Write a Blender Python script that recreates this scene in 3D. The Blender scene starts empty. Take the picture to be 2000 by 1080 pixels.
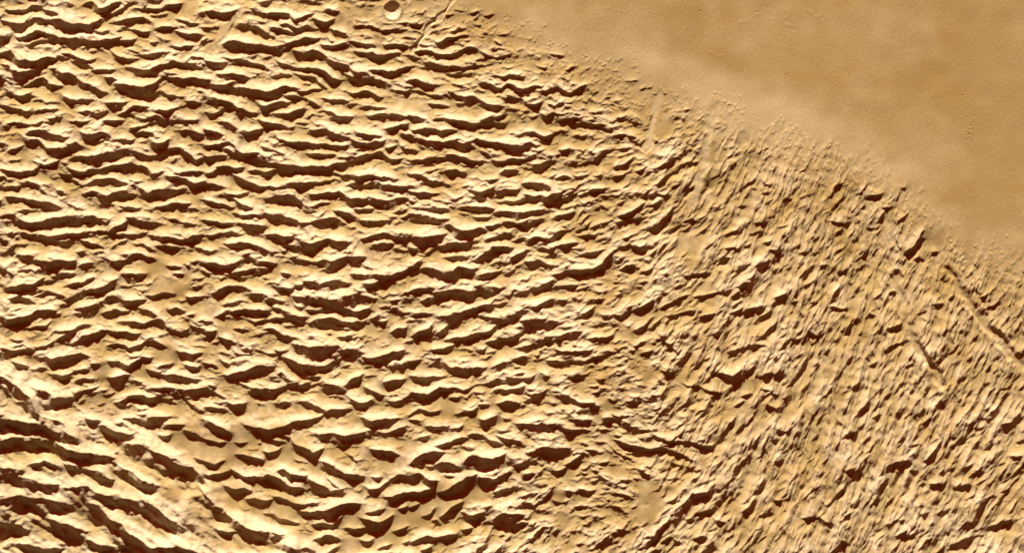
import bpy, math
import numpy as np

# ---------------------------------------------------------------- camera, sky, sun, exposure
# 1 unit = 1 km; one ground unit of the survey grid ("px") = 0.1 km
S = 0.1
scene = bpy.context.scene
scene.unit_settings.system = 'METRIC'
scene.unit_settings.scale_length = 1000.0
SUN_ELEV, SUN_AZ = 22.0, -8.0            # degrees; azimuth from +Y (top of the picture), negative = towards the left

cam_d = bpy.data.cameras.new('orbital_camera')
cam = bpy.data.objects.new('orbital_camera', cam_d)
scene.collection.objects.link(cam)
cam.location = (0, 0, 1000.0)
cam_d.sensor_width = 36.0
cam_d.lens = 36.0 * 1000.0 / 200.0
cam_d.clip_start = 1.0
cam_d.clip_end = 20000.0
scene.camera = cam

world = bpy.data.worlds.new('World')
scene.world = world
world.use_nodes = True
wn, wl = world.node_tree.nodes, world.node_tree.links
wn.clear()
w_out = wn.new('ShaderNodeOutputWorld')
w_bg = wn.new('ShaderNodeBackground')
w_sky = wn.new('ShaderNodeTexSky')
w_sky.sky_type = 'NISHITA'
w_sky.sun_disc = False
w_sky.sun_elevation = math.radians(SUN_ELEV)
w_sky.sun_rotation = math.radians(SUN_AZ)
w_sky.dust_density = 6.0
w_sky.air_density = 1.0
w_mix = wn.new('ShaderNodeMix')           # butterscotch dust in the thin air
w_mix.data_type = 'RGBA'
w_mix.blend_type = 'MULTIPLY'
w_mix.inputs[0].default_value = 1.0
w_mix.inputs[7].default_value = (0.9, 0.075, 0.015, 1.0)
wl.new(w_sky.outputs[0], w_mix.inputs[6])
wl.new(w_mix.outputs[2], w_bg.inputs[0])
w_bg.inputs[1].default_value = 0.05
wl.new(w_bg.outputs[0], w_out.inputs[0])

sun_d = bpy.data.lights.new('sun', 'SUN')
sun_d.energy = 5.0
sun_d.angle = math.radians(0.5)
sun_d.color = (1.0, 0.97, 0.90)
sun = bpy.data.objects.new('sun', sun_d)
scene.collection.objects.link(sun)
sun.rotation_euler = (math.radians(-(90 - SUN_ELEV)), 0, math.radians(-SUN_AZ))
sun.location = (0, 300, 300)

scene.view_settings.view_transform = 'Standard'
scene.view_settings.look = 'None'
scene.view_settings.gamma = 1.0
scene.view_settings.use_curve_mapping = False
scene.view_settings.exposure = 0.93

# ---------------------------------------------------------------- survey data
# crest lines: "shadow width : x y x y ..." in a local survey grid (2.5 ground units), one block per 400 x 270 survey square
TR = {}
TR[0,0] = """3:3 6 12 8 22 6 25 4 31 5 38 8|3:32 7 40 8 46 12|6:68 3 72 2 77 5 82 5 92 2|2.5:80 13 88 10 99 7|5:0 16 8 18 17 18 26 15 36 15 40 14 48 16 58 19|4:54 20 62 19 70 20 80 15|4:12 28 20 28 28 25 36 25 45 28|3:20 36 30 32 40 30 47 34|6:44 30 54 29 60 30 68 31 76 32 86 30 94 29|3:73 24 80 26 84 24|2.5:86 18 94 17 100 14 108 14 115 15 119 19|2.5:90 24 96 22 104 23 112 25 118 24|2.5:105 7 116 7 128 5 142 3|1.5:118 13 126 12 132 11|1.5:138 15 150 18 159 19|3:124 22 131 21 140 23|2.5:136 25 144 26 152 27 159 28|3:0 29 6 29|5:0 42 8 41 14 46 24 47 32 45 40 46 44 46|2.5:47 42 54 42 62 46 70 47 76 45|4:60 48 68 50 72 54|5:0 50 8 52 15 56 22 56 30 52 34 50|4.5:38 54 44 54 50 57 56 58 62 62 70 66|5:69 67 75 68 83 72|3.5:18 66 26 64 34 61 40 65 48 68|5:4 70 12 73 18 74 24 73|4:50 75 54 77 58 77|4:82 60 88 61 92 63|6:91 66 97 66 102 67 112 68 120 65 126 61|6:124 59 132 60 138 60 144 61 150 60 159 62|3.5:110 75 118 73 126 71 132 74 138 76|3.5:128 50 134 48 140 49 150 50 159 54|4:100 53 112 54 120 53 128 50|2:87 39 92 43 100 46 109 46|2:100 39 108 40|2.5:112 43 122 42 131 41|1.5:115 34 122 33|2.5:93 32 102 32 109 31|2:72 56 80 54 90 55|2.5:58 78 64 77 72 78|6:85 80 92 80 98 80|3:0 82 8 83 14 85 20 87 26 86|3:62 87 70 87 76 89 83 88|1.5:28 89 36 86 46 86|4:37 92 44 91 48 91|5:22 104 28 102 36 103 44 105 52 107|5:62 103 70 105 78 103 86 106|2:6 97 14 96 22 96 30 95 34 94|1.5:55 95 64 95 72 94|2.5:81 95 90 94 97 94|3:92 90 98 88 104 84 110 83 116 84|3.5:104 90 112 92 122 91 130 93 140 95 148 94 153 94|3.5:120 87 130 86 140 84|4:144 79 150 79 156 80|2:100 100 108 99 116 97 124 97|4:108 104 116 103 124 107|4:142 102 150 102 159 105|2:150 45 155 46 159 46|1.5:132 35 142 37 151 34|1.5:0 64 8 65 16 64|2:26 80 32 78 36 81"""
TR[1,0] = """5:0 10 8 9 16 10 22 9|3:36 7 42 9 50 10 58 10 66 11 71 15 80 13 85 12|2:42 2 52 2|2:80 2 88 2 94 3|3.5:85 16 92 17 100 17|3:92 9 98 8 104 10|3.5:27 19 34 19 42 22 48 25 56 29|3:50 21 58 22 64 25 72 25|3:59 19 66 19 72 22 80 20 88 22|3:100 24 106 25 111 28|6:12 34 18 32 28 32 36 34 46 35 50 37 60 36 66 35|4:66 34 74 31 80 29 88 30|4.5:70 40 76 41 84 39 90 41 96 44|3.5:95 45 102 48 112 52 120 56 126 57|2:90 35 100 36 110 34|2:112 32 122 33 132 37|3.5:118 41 126 41 136 42 144 42 152 42|2:118 21 128 20 136 23|1.5:138 23 148 23 158 24|1:140 18 150 18 159 18|3:140 34 150 34 159 36|4:0 47 6 48 12 49 18 49|2.5:15 46 24 46 30 47 36 48 44 50 52 54|4:56 47 62 50 70 53 80 53 90 55 96 57 102 61 110 63|4.5:10 58 18 57 26 59 34 60|2:52 59 60 58 68 60|2:70 58 80 60 88 63 92 66 94 69|4:0 64 6 66 14 67 24 65|5:18 69 30 69 36 69 44 71 50 72 58 69 64 67 74 69|4:108 57 116 60 122 62 130 61 138 63 145 67|4:128 55 136 55 144 57 152 54 159 52|2.5:70 70 76 71 84 70 90 69|3:110 71 116 72 121 72 126 72 134 74 140 75|3.5:62 74 70 75 78 77 86 80 92 84|2.5:145 70 152 71 159 70|5:0 75 6 76 12 78 18 79 24 83|3:24 84 30 86 42 88|3.5:40 80 48 83 54 81 60 80 66 80|3:90 77 98 78 106 78 112 80|4:0 88 8 88 14 87|4:54 88 62 89 68 87 74 85 80 85|5:94 87 104 90 112 91 118 91|3:126 90 134 89 142 89 150 89 159 91|4:10 96 18 96 26 100|4:42 94 48 96 56 97 66 100|2:120 84 132 83 142 85|3.5:30 103 38 103 46 101|4:0 100 8 103 16 105|2:70 96 80 96|5:84 101 92 101 98 102 104 105 112 107|3.5:118 102 128 105 136 106|3:140 100 150 98 158 97|3:154 104 159 105"""
TR[2,0] = """2.5:2 40 12 39 20 41 28 42 36 41 43 38 50 38 54 40|3:0 44 8 45 14 49 22 51 32 51 42 52 50 51|1.5:56 42 62 44 72 44 80 43|1:64 38 70 37 75 39|2:28 57 34 59 40 59 48 57|4:0 63 5 62 10 64 18 66 22 67|2:0 70 8 71 16 74 26 75|2:18 32 24 33 30 30 38 29 46 28|1.5:32 25 38 23 44 23|1:70 27 75 27|1.5:30 65 36 67 44 66|4.5:36 74 42 76 48 76 56 78 62 81 68 82 74 83|2.5:56 65 62 66 70 69 76 66 82 67 88 70 96 68 104 67|2:62 60 70 59 80 59 88 60|3:78 75 86 77 92 81 98 82 104 79|1.5:88 88 95 88|4:100 89 106 91 112 88 117 89|2.5:115 95 122 93 130 92 134 93|4:20 93 26 92 32 94 40 95 50 96 56 94 64 92 74 90|2.5:0 90 8 92 14 94|4:0 100 8 101 16 101 26 102 36 102|2:56 98 66 97 76 96|1.5:66 85 74 85|1.5:14 81 24 82 30 83|1.5:36 80 42 81|2:100 73 108 71 114 69 119 70 124 72 132 69 140 66|1.5:122 62 126 64|2:136 95 144 97 152 101 159 101|2.5:82 107 90 104 98 103 104 105 112 104 118 102|4:0 104 5 106|1:28 12 34 12|1:36 8 42 8|1:48 10 54 10|1:58 13 64 12|1:50 19 56 20|1:66 32 72 35|1:124 55 130 51|1:100 51 108 54|1:92 44 98 44|1:110 43 120 44|1:0 25 6 25 10 27|1.5:0 19 6 19 11 18|1:22 24 28 22 32 21"""
TR[0,1] = """4:20 2 26 2 34 4 38 8|3:5 10 12 7 18 6|5:0 4 4 5|5:38 9 46 9 54 6 60 4 66 6|4:55 16 62 14 70 15 78 14 88 12 94 10 98 9 104 9 108 11 114 13 122 12 130 9 135 8|2:9 18 16 17|2.5:27 18 34 20 42 19 48 18|4:0 25 6 25 14 26 20 25 28 25|5:52 23 58 25 64 26 70 24 80 22 90 21 98 20 104 19 110 21 116 25 121 30|4:70 35 76 32 84 32 92 32 100 35|5:66 43 72 42 78 44 82 45 88 42 96 42 104 44|4:100 37 105 36 110 40 115 43 121 40 128 40 136 39 144 40|5:117 0 124 3 130 2|4:135 8 142 8 150 14 153 19|2.5:153 18 158 16|2:118 28 126 26|4:130 29 138 29 146 32 152 35 159 34|1.5:142 26 150 26 159 26|2:0 39 8 38 16 38|4:20 34 28 35 34 40 36 43|3:44 40 49 41 52 44|2.5:46 28 54 29 60 33 65 37|4.5:4 45 10 45 18 46 26 48 36 49|4.5:36 49 42 51 48 54|1.5:52 52 60 54 66 55|2:82 50 90 51|2:94 52 102 54 112 54|2.5:122 54 128 53 134 51 140 51 148 51|3:138 54 144 55 152 58|2:14 57 22 57 28 57|4.5:0 60 8 60 14 62 20 65 30 65 38 63 46 62 54 61 60 63 66 62 72 60 78 62 84 64 88 62|4.5:98 61 104 63 112 65 120 66 125 66|1.5:128 60 136 63 144 66 154 67|4:86 72 92 69 100 65|3.5:18 76 26 75 36 76 46 75 54 73 62 74 72 73 82 73|3.5:44 80 52 80 58 80|3.5:62 80 70 81 76 82 80 86|3:0 79 6 80 10 83|5:4 88 12 84|2.5:84 74 94 75 104 74 116 74|1.5:86 84 92 82 98 80|1.5:104 82 112 83 122 88|3:118 76 126 77 136 77 146 79 154 75 159 75|3:122 84 130 84 138 84 144 85|4:146 80 152 78 159 79|3:150 85 159 86|5:14 91 20 91 26 92|6:28 95 38 96 48 96 58 95|5:62 100 68 98 74 97|3:84 94 92 95 100 92 108 90 114 92 122 95|1.5:86 99 94 98 104 94|4:0 101 6 103 10 107|2:14 104 22 102 30 106|3:40 107 48 105 58 106|2:96 106 104 106 112 107|2:134 106 142 106|2:132 99 140 101|2:38 0 46 0 52 1|2:66 0 76 2 86 0|2:94 1 104 1|3:60 88 66 88"""
TR[1,1] = """4.5:0 7 8 5 14 4 18 8 24 12 30 12 36 12|4:0 14 8 14 16 15|2:14 3 20 3 26 9 32 11 44 12|3.5:10 22 18 22 24 24 30 23|4:0 27 6 25 10 23|4:22 28 28 30 34 34 42 37 52 38 62 38|5:36 18 40 17 48 18 56 20 64 21 72 21 80 22 90 21 97 21 104 19 112 18 124 16|3.5:36 25 42 24 48 26 56 25|2.5:44 6 50 8 58 10 62 11|2:56 0 62 1 68 3|3:62 4 70 3 78 4 84 5 90 4 98 5 106 7 114 7|4.5:114 0 120 3 126 4 134 3 140 1|2.5:78 12 86 12 96 12 102 13|3:103 14 112 14 124 14 130 12 138 12 146 16 154 17|4:0 36 6 35 12 37 16 39|6:64 34 70 34 78 35 81 35|1.5:80 35 90 34 100 34|4:98 27 106 28 114 28 120 29 128 28 136 30 144 31 150 32|4:116 35 124 36 130 34 138 36 146 37 159 38|2:142 8 150 7|4:155 8 159 8|5:48 47 56 46 64 45 70 46 76 49 82 54 86 57|4:80 43 88 43 96 42 104 41 108 44 114 47 122 48 128 47|6:129 46 136 48 146 48 156 46 159 46|1.5:14 43 24 44 34 44|3.5:16 44 22 47 30 51 38 54|3:0 48 8 50 16 52 22 54|2:22 58 30 59 38 60 46 60|5:48 58 54 59 62 60 68 62 76 66 82 67|5:82 67 88 64 96 63 104 64 110 66|3:102 56 110 58 118 61|4:122 64 130 64 138 64 146 65|2.5:116 55 124 55 132 56|3:148 58 156 56|2:152 62 159 62|2.5:0 63 6 65 14 66 24 66|6:28 66 34 67 40 68 47 69|2.5:0 75 12 74 20 73 28 75|5:48 75 56 75 62 77 70 76 76 79 82 82 90 81 96 78 104 81 112 81|4:60 82 66 83 74 84 82 86 88 86|4:18 82 26 82 34 82 38 84 44 85 49 89|4:98 84 104 82 110 85|3:120 80 128 77 136 75 144 74 150 77 159 78|3.5:132 83 140 82 146 82|4:0 87 8 88|4:0 98 8 98 18 98 26 96 32 92 40 95 54 97|3.5:68 94 76 94 82 96|7:86 97 92 95 100 96 106 94 110 91 118 91 124 92|5:20 105 30 104 38 102 48 102|3:60 105 68 106|4:127 101 132 101|4:114 105 124 107 134 106 146 106 159 102|2:154 86 159 88|2:28 92 36 90|1.5:80 51 90 52 98 51"""
TR[2,1] = """4.5:0 0 12 1 22 2 32 2 42 4 48 2 52 0|4.5:52 0 56 2 64 3 72 4 80 5 88 6 94 4 98 7|3:0 9 6 9|4:0 18 8 16 16 15 24 14 32 15 42 16|2.5:26 12 36 13 46 15 54 18 63 19|2.5:55 10 62 13 65 15|2.5:66 18 74 16 82 16 92 15 100 13|5:94 20 100 20 106 18 112 18|3:72 27 80 24 86 25|3:28 26 36 25 44 26|1.5:12 26 26 24|4.5:0 28 8 29 16 33 26 34|2.5:60 33 70 32|3.5:0 40 8 42 16 43 24 44|2:28 36 32 38|4.5:46 41 54 41 60 40 65 38|5:66 41 72 41 78 40 84 39|4:88 35 94 34 100 35 106 37 110 39|4:90 43 96 45 104 45 108 46 112 43 120 40|3:110 52 116 49 124 46 127 44|1.5:50 46 60 47|2.5:68 49 76 50 84 48 92 46|2:4 55 12 54 20 54 30 56|2:0 48 6 49|4:42 53 50 53 58 53 66 55|4.5:66 58 72 57 80 57 88 58 96 56 106 55|4.5:0 60 8 60 16 60 24 62 30 64|3:51 61 58 62 64 62|5:74 65 80 65 88 65 96 64 104 63|4:112 64 118 60 128 58|4:116 31 120 29 126 31|4.5:26 68 32 68 38 72 46 72 54 70 60 72|1.5:60 69 68 67|6:0 77 8 77 16 77 22 76 27 75|4:20 85 28 83 36 81 44 82 50 80 55 80|3.5:60 79 66 76 72 74 78 75|3:78 80 86 78 92 78 100 78 110 77 118 73 126 71|3:90 81 96 79|3:100 87 108 86 116 83 122 82 131 82|3.5:28 93 36 91 44 93|6:52 95 58 90 64 86 70 85 78 85|4:80 92 86 89 90 87|4:90 97 100 95 108 98 112 98|4:64 98 70 96|4:5 103 12 101 18 102 24 105|6:26 107 34 104 40 99 46 102 50 105|4:54 107 62 105 70 103|4:0 101 6 96 10 93|2:0 85 8 87 14 88|5:112 106 120 104 130 103 140 102 148 98 154 94 159 90|2.5:132 76 140 75 147 75|2:128 93 136 90 144 89 154 87|2:132 72 142 65|2:138 41 146 40 154 39|2:128 28 138 30|2:122 21 130 19|2.5:140 19 146 17 152 11 159 8|2:148 53 156 55|2:150 82 156 79|1.5:116 10 126 9|2:150 45 155 44|1.5:132 65 140 60"""
TR[0,2] = """4:0 4 6 7 14 8 20 5 28 5 34 1|2:30 6 36 3 44 2|3:50 7 58 5 66 3 74 1|4:8 17 16 16 22 17 26 20|5:49 17 55 15 62 12 70 9 78 8 86 5 92 2|1.5:96 7 104 7 112 6|2:26 16 34 12 42 13 50 15|5:60 26 66 23 72 22 77 22|4:78 20 84 16 92 15 98 18 106 18 112 18|3:112 14 120 14 128 13 136 14|2.5:146 15 152 16 159 16|2:150 8 158 7|3:98 1 104 2 110 1|5:16 32 24 30 30 27 38 25 44 26|5:0 29 5 32 12 33 18 32|4:60 30 66 29 74 26|4:80 28 86 27 92 30|2:88 25 96 27 100 26|4:110 25 116 27 122 30|4:132 24 138 24 145 27|2:146 32 152 29|2:20 40 30 39 42 35|3:42 44 50 42 58 40 66 38 74 38|4:46 50 52 45 56 43|4:52 52 58 50 64 47 74 44 82 43|4:92 36 98 34 106 34 112 36 118 34 124 33 132 38 136 42|3:136 43 144 42 148 40|5:150 38 156 40 159 41|2:28 54 36 54 44 50|3.5:84 42 92 43 100 44 108 45|3:84 54 92 52 98 54 104 56|4:103 54 110 52 116 49 122 51 128 53 131 55|4.5:34 62 40 64 48 62 56 61 64 60 70 63|3:0 54 8 56 14 58 20 56 28 56|3.5:138 57 144 59 150 60 158 60|3.5:100 71 106 65 112 63 118 63|2:124 69 134 67|2.5:142 68 148 69 158 69|2:70 67 78 68|3:86 66 94 66 98 69 104 69|3:10 66 16 68 22 70|3.5:44 77 52 76 62 73 68 72|2:36 74 44 76|3:60 82 66 79 72 79|7:86 78 92 78 98 77|3:116 72 124 75|4.5:126 76 132 76 140 77 148 79 156 80|1.5:104 80 112 81|2:118 87 126 87 136 87|8:140 88 148 88 156 87 159 87|3:142 94 150 99 159 104|8:0 78 6 80 14 84 20 90|8:0 90 8 94 16 93 24 98 30 105|2:66 88 72 87 78 86|2:80 93 90 90|4:90 99 96 96 102 93 110 93 118 95 128 92|2:108 106 116 107|6:28 86 36 90 42 94 50 94 60 93|2:130 95 138 98|2:10 48 16 50"""
TR[1,2] = """5:8 12 14 9 20 7 28 7 34 10|5.5:32 13 38 12 44 13 49 16|3:26 0 34 1|4:54 8 60 8 66 10 70 9|3:70 6 76 7|4:76 4 84 3 88 3|6:92 6 100 3 106 3 111 5|4:124 6 132 5 138 3 144 1|7:70 15 78 16 86 17 94 17 102 18 108 16 114 14 120 12 126 15 134 17|4:48 19 54 17 62 19|3:14 22 20 21 26 19|4.5:8 31 14 28 22 27 32 25 40 26 49 26|5:60 26 66 29 74 31 80 31|2:70 22 78 24|2:52 23 58 25|6:106 24 112 25 118 27 124 26 130 24|1.5:80 26 88 26 98 27|5:82 37 86 34 94 33 102 32 108 34 116 35 126 34|2.5:88 38 96 37 104 39 112 41 118 40|2.5:142 28 148 25 156 28|2:144 18 152 18|3:134 34 142 34|6:146 43 150 40 156 39|2:34 34 44 34 52 32 60 33|4:46 42 54 41 62 45 70 47|2:62 38 70 38|5:0 43 6 42|5:12 47 18 49 24 51|2:26 41 34 42|1.5:94 44 102 45|3:104 48 112 46 120 45|7.5:70 53 76 53 82 55 90 55 96 54 100 54|5.5:104 57 112 56 118 57 124 59|4.5:126 62 132 63 138 62 146 59 156 57|1.5:22 60 30 60 38 60|1.5:30 56 36 57|2:40 56 48 59 56 60|5.5:61 63 68 65 74 68 80 69 88 69 94 68 100 65 108 63|1.5:106 72 114 70|4:110 83 116 79 122 76|3:74 78 82 78 90 79|3.5:142 70 150 68 159 66|2.5:0 68 6 68 10 71|6:14 76 22 76 30 73 38 71 46 69 54 70|5:56 76 60 75 65 79|4:66 84 72 83|4:74 84 82 82|5:28 83 36 86 44 87 52 88 58 87 64 86|6:92 84 98 84 104 85 110 88|3.5:126 87 132 89 140 93|5:140 82 148 81 156 80|3:0 89 8 90 16 95|2:4 84 10 87|4:57 98 63 97 67 99|5:76 97 82 97 88 100 92 103|4:18 98 26 99 34 99|3.5:112 93 120 98 130 96|3:140 97 148 97 158 94|3:0 101 8 101 18 105|4:92 106 100 104 114 103|2:12 64 20 70|2:86 14 92 16"""
TR[2,2] = """4:0 12 8 9 16 8 20 9|6:18 13 26 11 34 10 42 9 48 12 56 9 64 8 74 7|3:26 0 32 1 38 1|2:52 1 60 1|4:8 19 14 17 20 17|3:82 14 90 11 94 10|5:94 9 100 8 106 5 112 3|3:116 8 122 7 129 7|3.5:92 24 100 22 106 19 112 17|4:40 29 46 25 54 23 62 22 70 21 76 20|6:24 30 32 29 38 29 42 29|2:0 30 8 29 18 28|3:0 46 8 43 14 39 18 35|4:58 31 66 33 74 34 80 29 88 30|8:86 35 94 33 100 33 106 33|6:104 38 110 34 116 34|4:118 17 124 17|4:136 28 144 24|3:146 17 152 17|4:28 50 36 47 44 46 54 44 62 41 70 37|6:60 51 66 49 74 48 82 45 88 42|3:18 56 26 56 34 54|4:22 44 32 38|6:96 50 106 48 116 46 124 43 132 43|2.5:140 48 148 48 158 46|1.5:142 39 150 36|2.5:114 57 122 58 130 58 138 57 144 56|4.5:86 55 92 54 96 53|2.5:50 58 58 57 60 55|1.5:60 60 70 58|2:42 55 48 57|4:78 63 86 62 94 63|4.5:66 70 72 67 78 66|4:106 66 112 64 118 66|2.5:120 66 128 65 136 66 146 63 154 61|4.5:16 69 22 66 28 67 34 71 42 72 50 71 58 70|4:0 77 8 78 16 77 22 77 28 76|3:60 82 68 80 74 81|3.5:74 79 82 79 90 79|2:82 76 90 75|4:103 76 109 77|3.5:124 78 132 77 140 76|3:146 79 154 79|2.5:0 90 8 91 16 91 24 87 34 87 44 87 54 85|8:2 91 10 91 17 92|4:32 95 40 94|4:68 89 76 88 84 87 90 86|2:92 92 100 91 108 88|5:70 98 78 97 86 99|4:90 97 96 94 102 91|3.5:116 92 124 93 130 96|3:130 97 138 98 146 98|2:0 107 8 104 14 105 24 104|2.5:36 107 46 105 54 100|2:54 99 62 100|1.5:144 91 150 89|1.5:138 87 148 85|2:54 93 58 97|2:130 11 140 9|2:0 67 8 64"""
TR[0,3] = """6:0 3 6 2 12 2 16 4 24 4 32 6 38 8 46 12|8:0 20 8 18 16 18 24 18 34 17 42 21|4:40 3 46 4 52 8|4:48 15 56 17 58 20|5:76 8 84 8 92 12 100 15 104 14|5:60 28 66 30 72 30 80 28 86 30 90 33|8:92 37 98 39 104 42 110 47|5:56 37 62 36 68 38 74 44 82 46 90 49|8:98 23 106 22 112 24 120 28 128 32 136 36 146 42|5:26 37 32 37 38 37|5:4 45 10 44 18 45|5:24 54 32 52 40 53 44 54|8:52 56 60 55 66 55 72 57 80 59|8:4 63 14 65 24 64 32 64 40 66 48 66|4:78 70 86 72 94 76 100 80|7:98 66 106 65 112 66 120 67 124 72|9:118 85 126 82 132 84 138 86 144 88|2.5:110 54 118 54 122 54|4:86 56 94 61 98 66|9:80 80 88 84 96 90 104 92 112 95 118 100 126 103 134 101 142 103 150 106|7:4 80 10 82 18 85 24 86 32 80 40 77|8:40 85 48 84 56 86 64 88 70 85|4:20 98 28 100 36 103 44 103|4:56 102 64 98 70 101 74 105|7:76 100 84 102 92 104 98 104|5:98 3 106 1 114 2 124 1 134 1|4:122 15 128 16 133 15|3:128 8 136 7 142 8|3:144 12 152 13 159 18|3:152 34 159 36|3:68 1 76 4|5:66 73 74 79|4:44 28 50 33 58 37|2:126 44 138 49|5:148 44 154 48|4:0 28 4 28|3:130 60 140 58|2:70 45 78 48"""
TR[1,3] = """5:30 7 36 9 44 10 50 11 56 10 64 8 74 4 84 3 92 0|5:0 3 6 7 14 10 20 13|3:0 19 8 20 18 21|1.5:24 21 32 20|5:82 12 90 14 98 14 106 16 114 15 122 13 130 12 140 13 148 12 156 10|6:124 2 132 4 140 3 150 3|3:104 22 112 23|5:130 26 138 27 146 28 152 31|4:60 17 66 17 70 22 76 25 84 28 92 26|4:46 28 54 28 60 26|3:54 19 60 21|2:24 31 32 31 40 33 46 36|2.5:0 36 8 37 16 36|1.5:70 34 78 37 82 37|3:2 45 10 46 20 43|3.5:22 42 28 46 34 48 42 48|5.5:44 49 50 46 56 48 62 52 68 55 76 57|5:56 42 62 41 68 46 76 47 80 46|4:18 55 24 57 30 56 36 59|4:32 65 40 65 48 67 52 66|2.5:52 63 60 64 68 68 78 69 90 67|9:82 49 86 52 92 56 98 59|5:90 35 96 38 104 42 112 45 124 47|4:100 59 108 57|2:96 49 102 54 106 56|4:126 56 132 58 140 54 145 52|4:132 48 138 48|3:146 50 152 46 159 46|7:140 63 148 62 154 60 159 60|2:152 74 158 71|7:74 75 80 75 88 74 96 74 104 70 112 69 121 69|3:84 85 92 84 100 84 108 80|4:124 80 132 83 140 82 146 80|2.5:126 76 134 74 142 73|4:110 88 118 88 124 87 132 87 136 86|4:122 97 128 98 133 96|2.5:136 104 146 101|3.5:146 91 154 87 159 86|2:154 100 159 98|2:46 76 54 78 62 82 72 84|4:86 97 92 94 100 94 106 96|2.5:96 106 104 103|6:10 78 18 80 26 83 34 87 42 90 52 92 62 95|3:28 91 36 93|3:10 88 16 91 26 91|8:62 101 70 104 78 104 86 106|2:0 84 8 84|3:4 69 10 74|2:112 30 120 36"""
TR[2,3] = """3:12 9 20 9 30 8|3:34 10 42 7|6:54 3 60 4 66 1|3:0 3 8 4|2:74 2 80 3|4:82 7 90 6 98 7 106 7 112 12|2.5:110 7 116 8 124 11 134 11 142 12|2.5:124 4 134 4 144 3|4:152 3 159 2|4:46 15 52 14 58 17 64 20 70 23|3:68 16 76 18 82 19 87 21|6:0 36 8 31 16 29 27 29|3.5:20 23 30 21 38 19 46 17|9:44 35 50 31 56 32 64 34 72 31|6:14 40 22 37 30 36 38 39|3:8 18 16 16|6.5:96 28 102 25 108 25 116 26 125 25|4:85 38 92 36 98 37|2:134 21 140 23|3:125 37 134 32|4:110 43 118 42 122 40|5:88 46 96 46|5:56 48 64 50 70 47 78 44 80 44|5:0 46 8 47 14 51 20 51|4:24 59 32 57 40 52 46 48 52 46|2:28 48 34 49|2:44 52 49 56|4:0 60 8 59 14 57 20 54|4:66 61 72 58 78 56|4:88 64 94 60 100 60|3:92 69 98 70 104 66|3:104 64 110 59|1.5:112 66 118 68|3:122 59 128 60|3:136 60 144 58|2:133 45 140 46|4:148 46 154 51|1.5:0 72 8 69|2:10 79 16 76 20 73|4:24 80 30 75 36 70 42 67|3:16 83 22 82 26 85|6:40 76 48 77 56 76 60 80|9:66 80 72 76 80 76 86 77|5:74 85 82 86 88 84|2.5:42 89 48 89|3.5:0 100 8 96 16 94 26 95 36 93|3:10 105 16 102|4:54 105 60 101|4:64 107 70 102|3:94 97 100 91 106 87|3:90 92 96 85|3:142 105 148 99 156 94|2:128 72 138 70|2:142 52 148 50|1.5:150 38 156 36|2:112 92 116 89"""
TR[3,0] = """2:0 105 8 104 16 107|1:0 92 8 91|1:12 96 22 97|0.6:10 64 18 63|0.6:20 70 28 69|0.6:30 74 40 73|0.6:52 87 60 85|0.6:64 96 70 90"""
TR[3,1] = """3.5:35 22 42 18 48 15 52 16|3.5:58 39 64 36 70 31|2:66 11 70 9 72 9|1.5:0 8 10 8|2.5:12 1 18 3|2.5:32 36 38 31 46 26 52 21|2:0 22 8 20 14 15|1.5:16 27 26 23|2.5:0 29 6 29|2.5:44 39 52 36|2:20 46 26 43|2:28 45 34 43 40 44|2.5:28 53 36 49|2:5 60 14 57 22 50|2.5:10 64 20 61|3.5:26 73 32 68 38 62 44 56 48 52|2:42 74 50 68|2:52 66 60 64 66 65|2.5:6 79 13 77|3:14 83 20 86 26 82|2:0 97 8 93|4:6 103 12 99 18 101|4:22 106 28 102|2:28 91 32 88|2.5:48 45 52 39|2.5:104 35 107 33|2.5:114 43 120 42|2:118 34 122 36|2:131 49 138 47|2:108 39 112 40|2:88 76 96 71|2:104 75 110 73|3:80 100 84 93 90 93|2.5:98 101 105 98|4:110 100 118 95|3:124 104 128 102|2:118 82 122 80|3.5:124 87 130 86|3:145 90 148 88|3:156 90 159 88|1.5:110 66 120 65|2:148 104 154 100|2:54 107 64 106 76 105|1.5:86 86 92 86 96 87|1:58 5 62 6|1.5:60 20 66 19|1.5:98 52 102 52|1.5:128 70 134 67|2:102 84 106 82"""
TR[3,2] = """3:36 24 44 20 52 16 60 14|3:40 31 48 29 56 27 62 27|5:95 7 100 5 105 6|3:0 33 8 29 14 26|4:17 26 24 22 30 17|2:38 13 44 12|2.5:46 9 58 4|2.5:62 16 70 14 76 12 82 13|3:82 14 90 10|3.5:90 28 96 25 100 24|4.5:100 28 106 24 112 23 118 23|3:66 31 74 30 78 29|2.5:14 42 22 37 30 32|2:28 42 36 33|3:108 36 116 31 122 27|3.5:112 50 118 43 124 37|2.5:34 44 40 49 46 56 50 61|4:52 66 56 60 60 60|4:88 59 96 56 101 55|2.5:104 55 112 54 118 54|2.5:140 49 146 48|3:127 58 132 50|2:16 52 24 51|2:20 60 30 58|2.5:4 75 10 73|3:36 72 44 74 50 73|4:76 76 84 75 92 78 100 73|4:112 78 118 75 122 74|5:124 76 130 74 133 73|3:134 86 140 79 146 72 150 60|1.5:52 82 62 85 70 88 76 90 84 91|2:34 80 40 83|4:34 100 38 92 41 84|4:56 98 60 90|3:70 106 73 98|3:94 101 102 98|3:119 100 126 103|3:100 94 106 91|4:130 95 134 93|2.5:122 90 128 92|2:114 86 120 88|2:76 66 79 56|2:65 66 68 57 70 48|2.5:106 75 110 68|3:132 42 136 39|3:142 45 146 42|3.5:125 18 132 13|2.5:138 19 144 20|2:152 20 159 20|4:154 44 159 46|3:14 97 18 94|2:86 42 90 30|2:118 66 121 60|2:138 18 142 6|2:152 18 156 4|2:144 96 148 86"""
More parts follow.
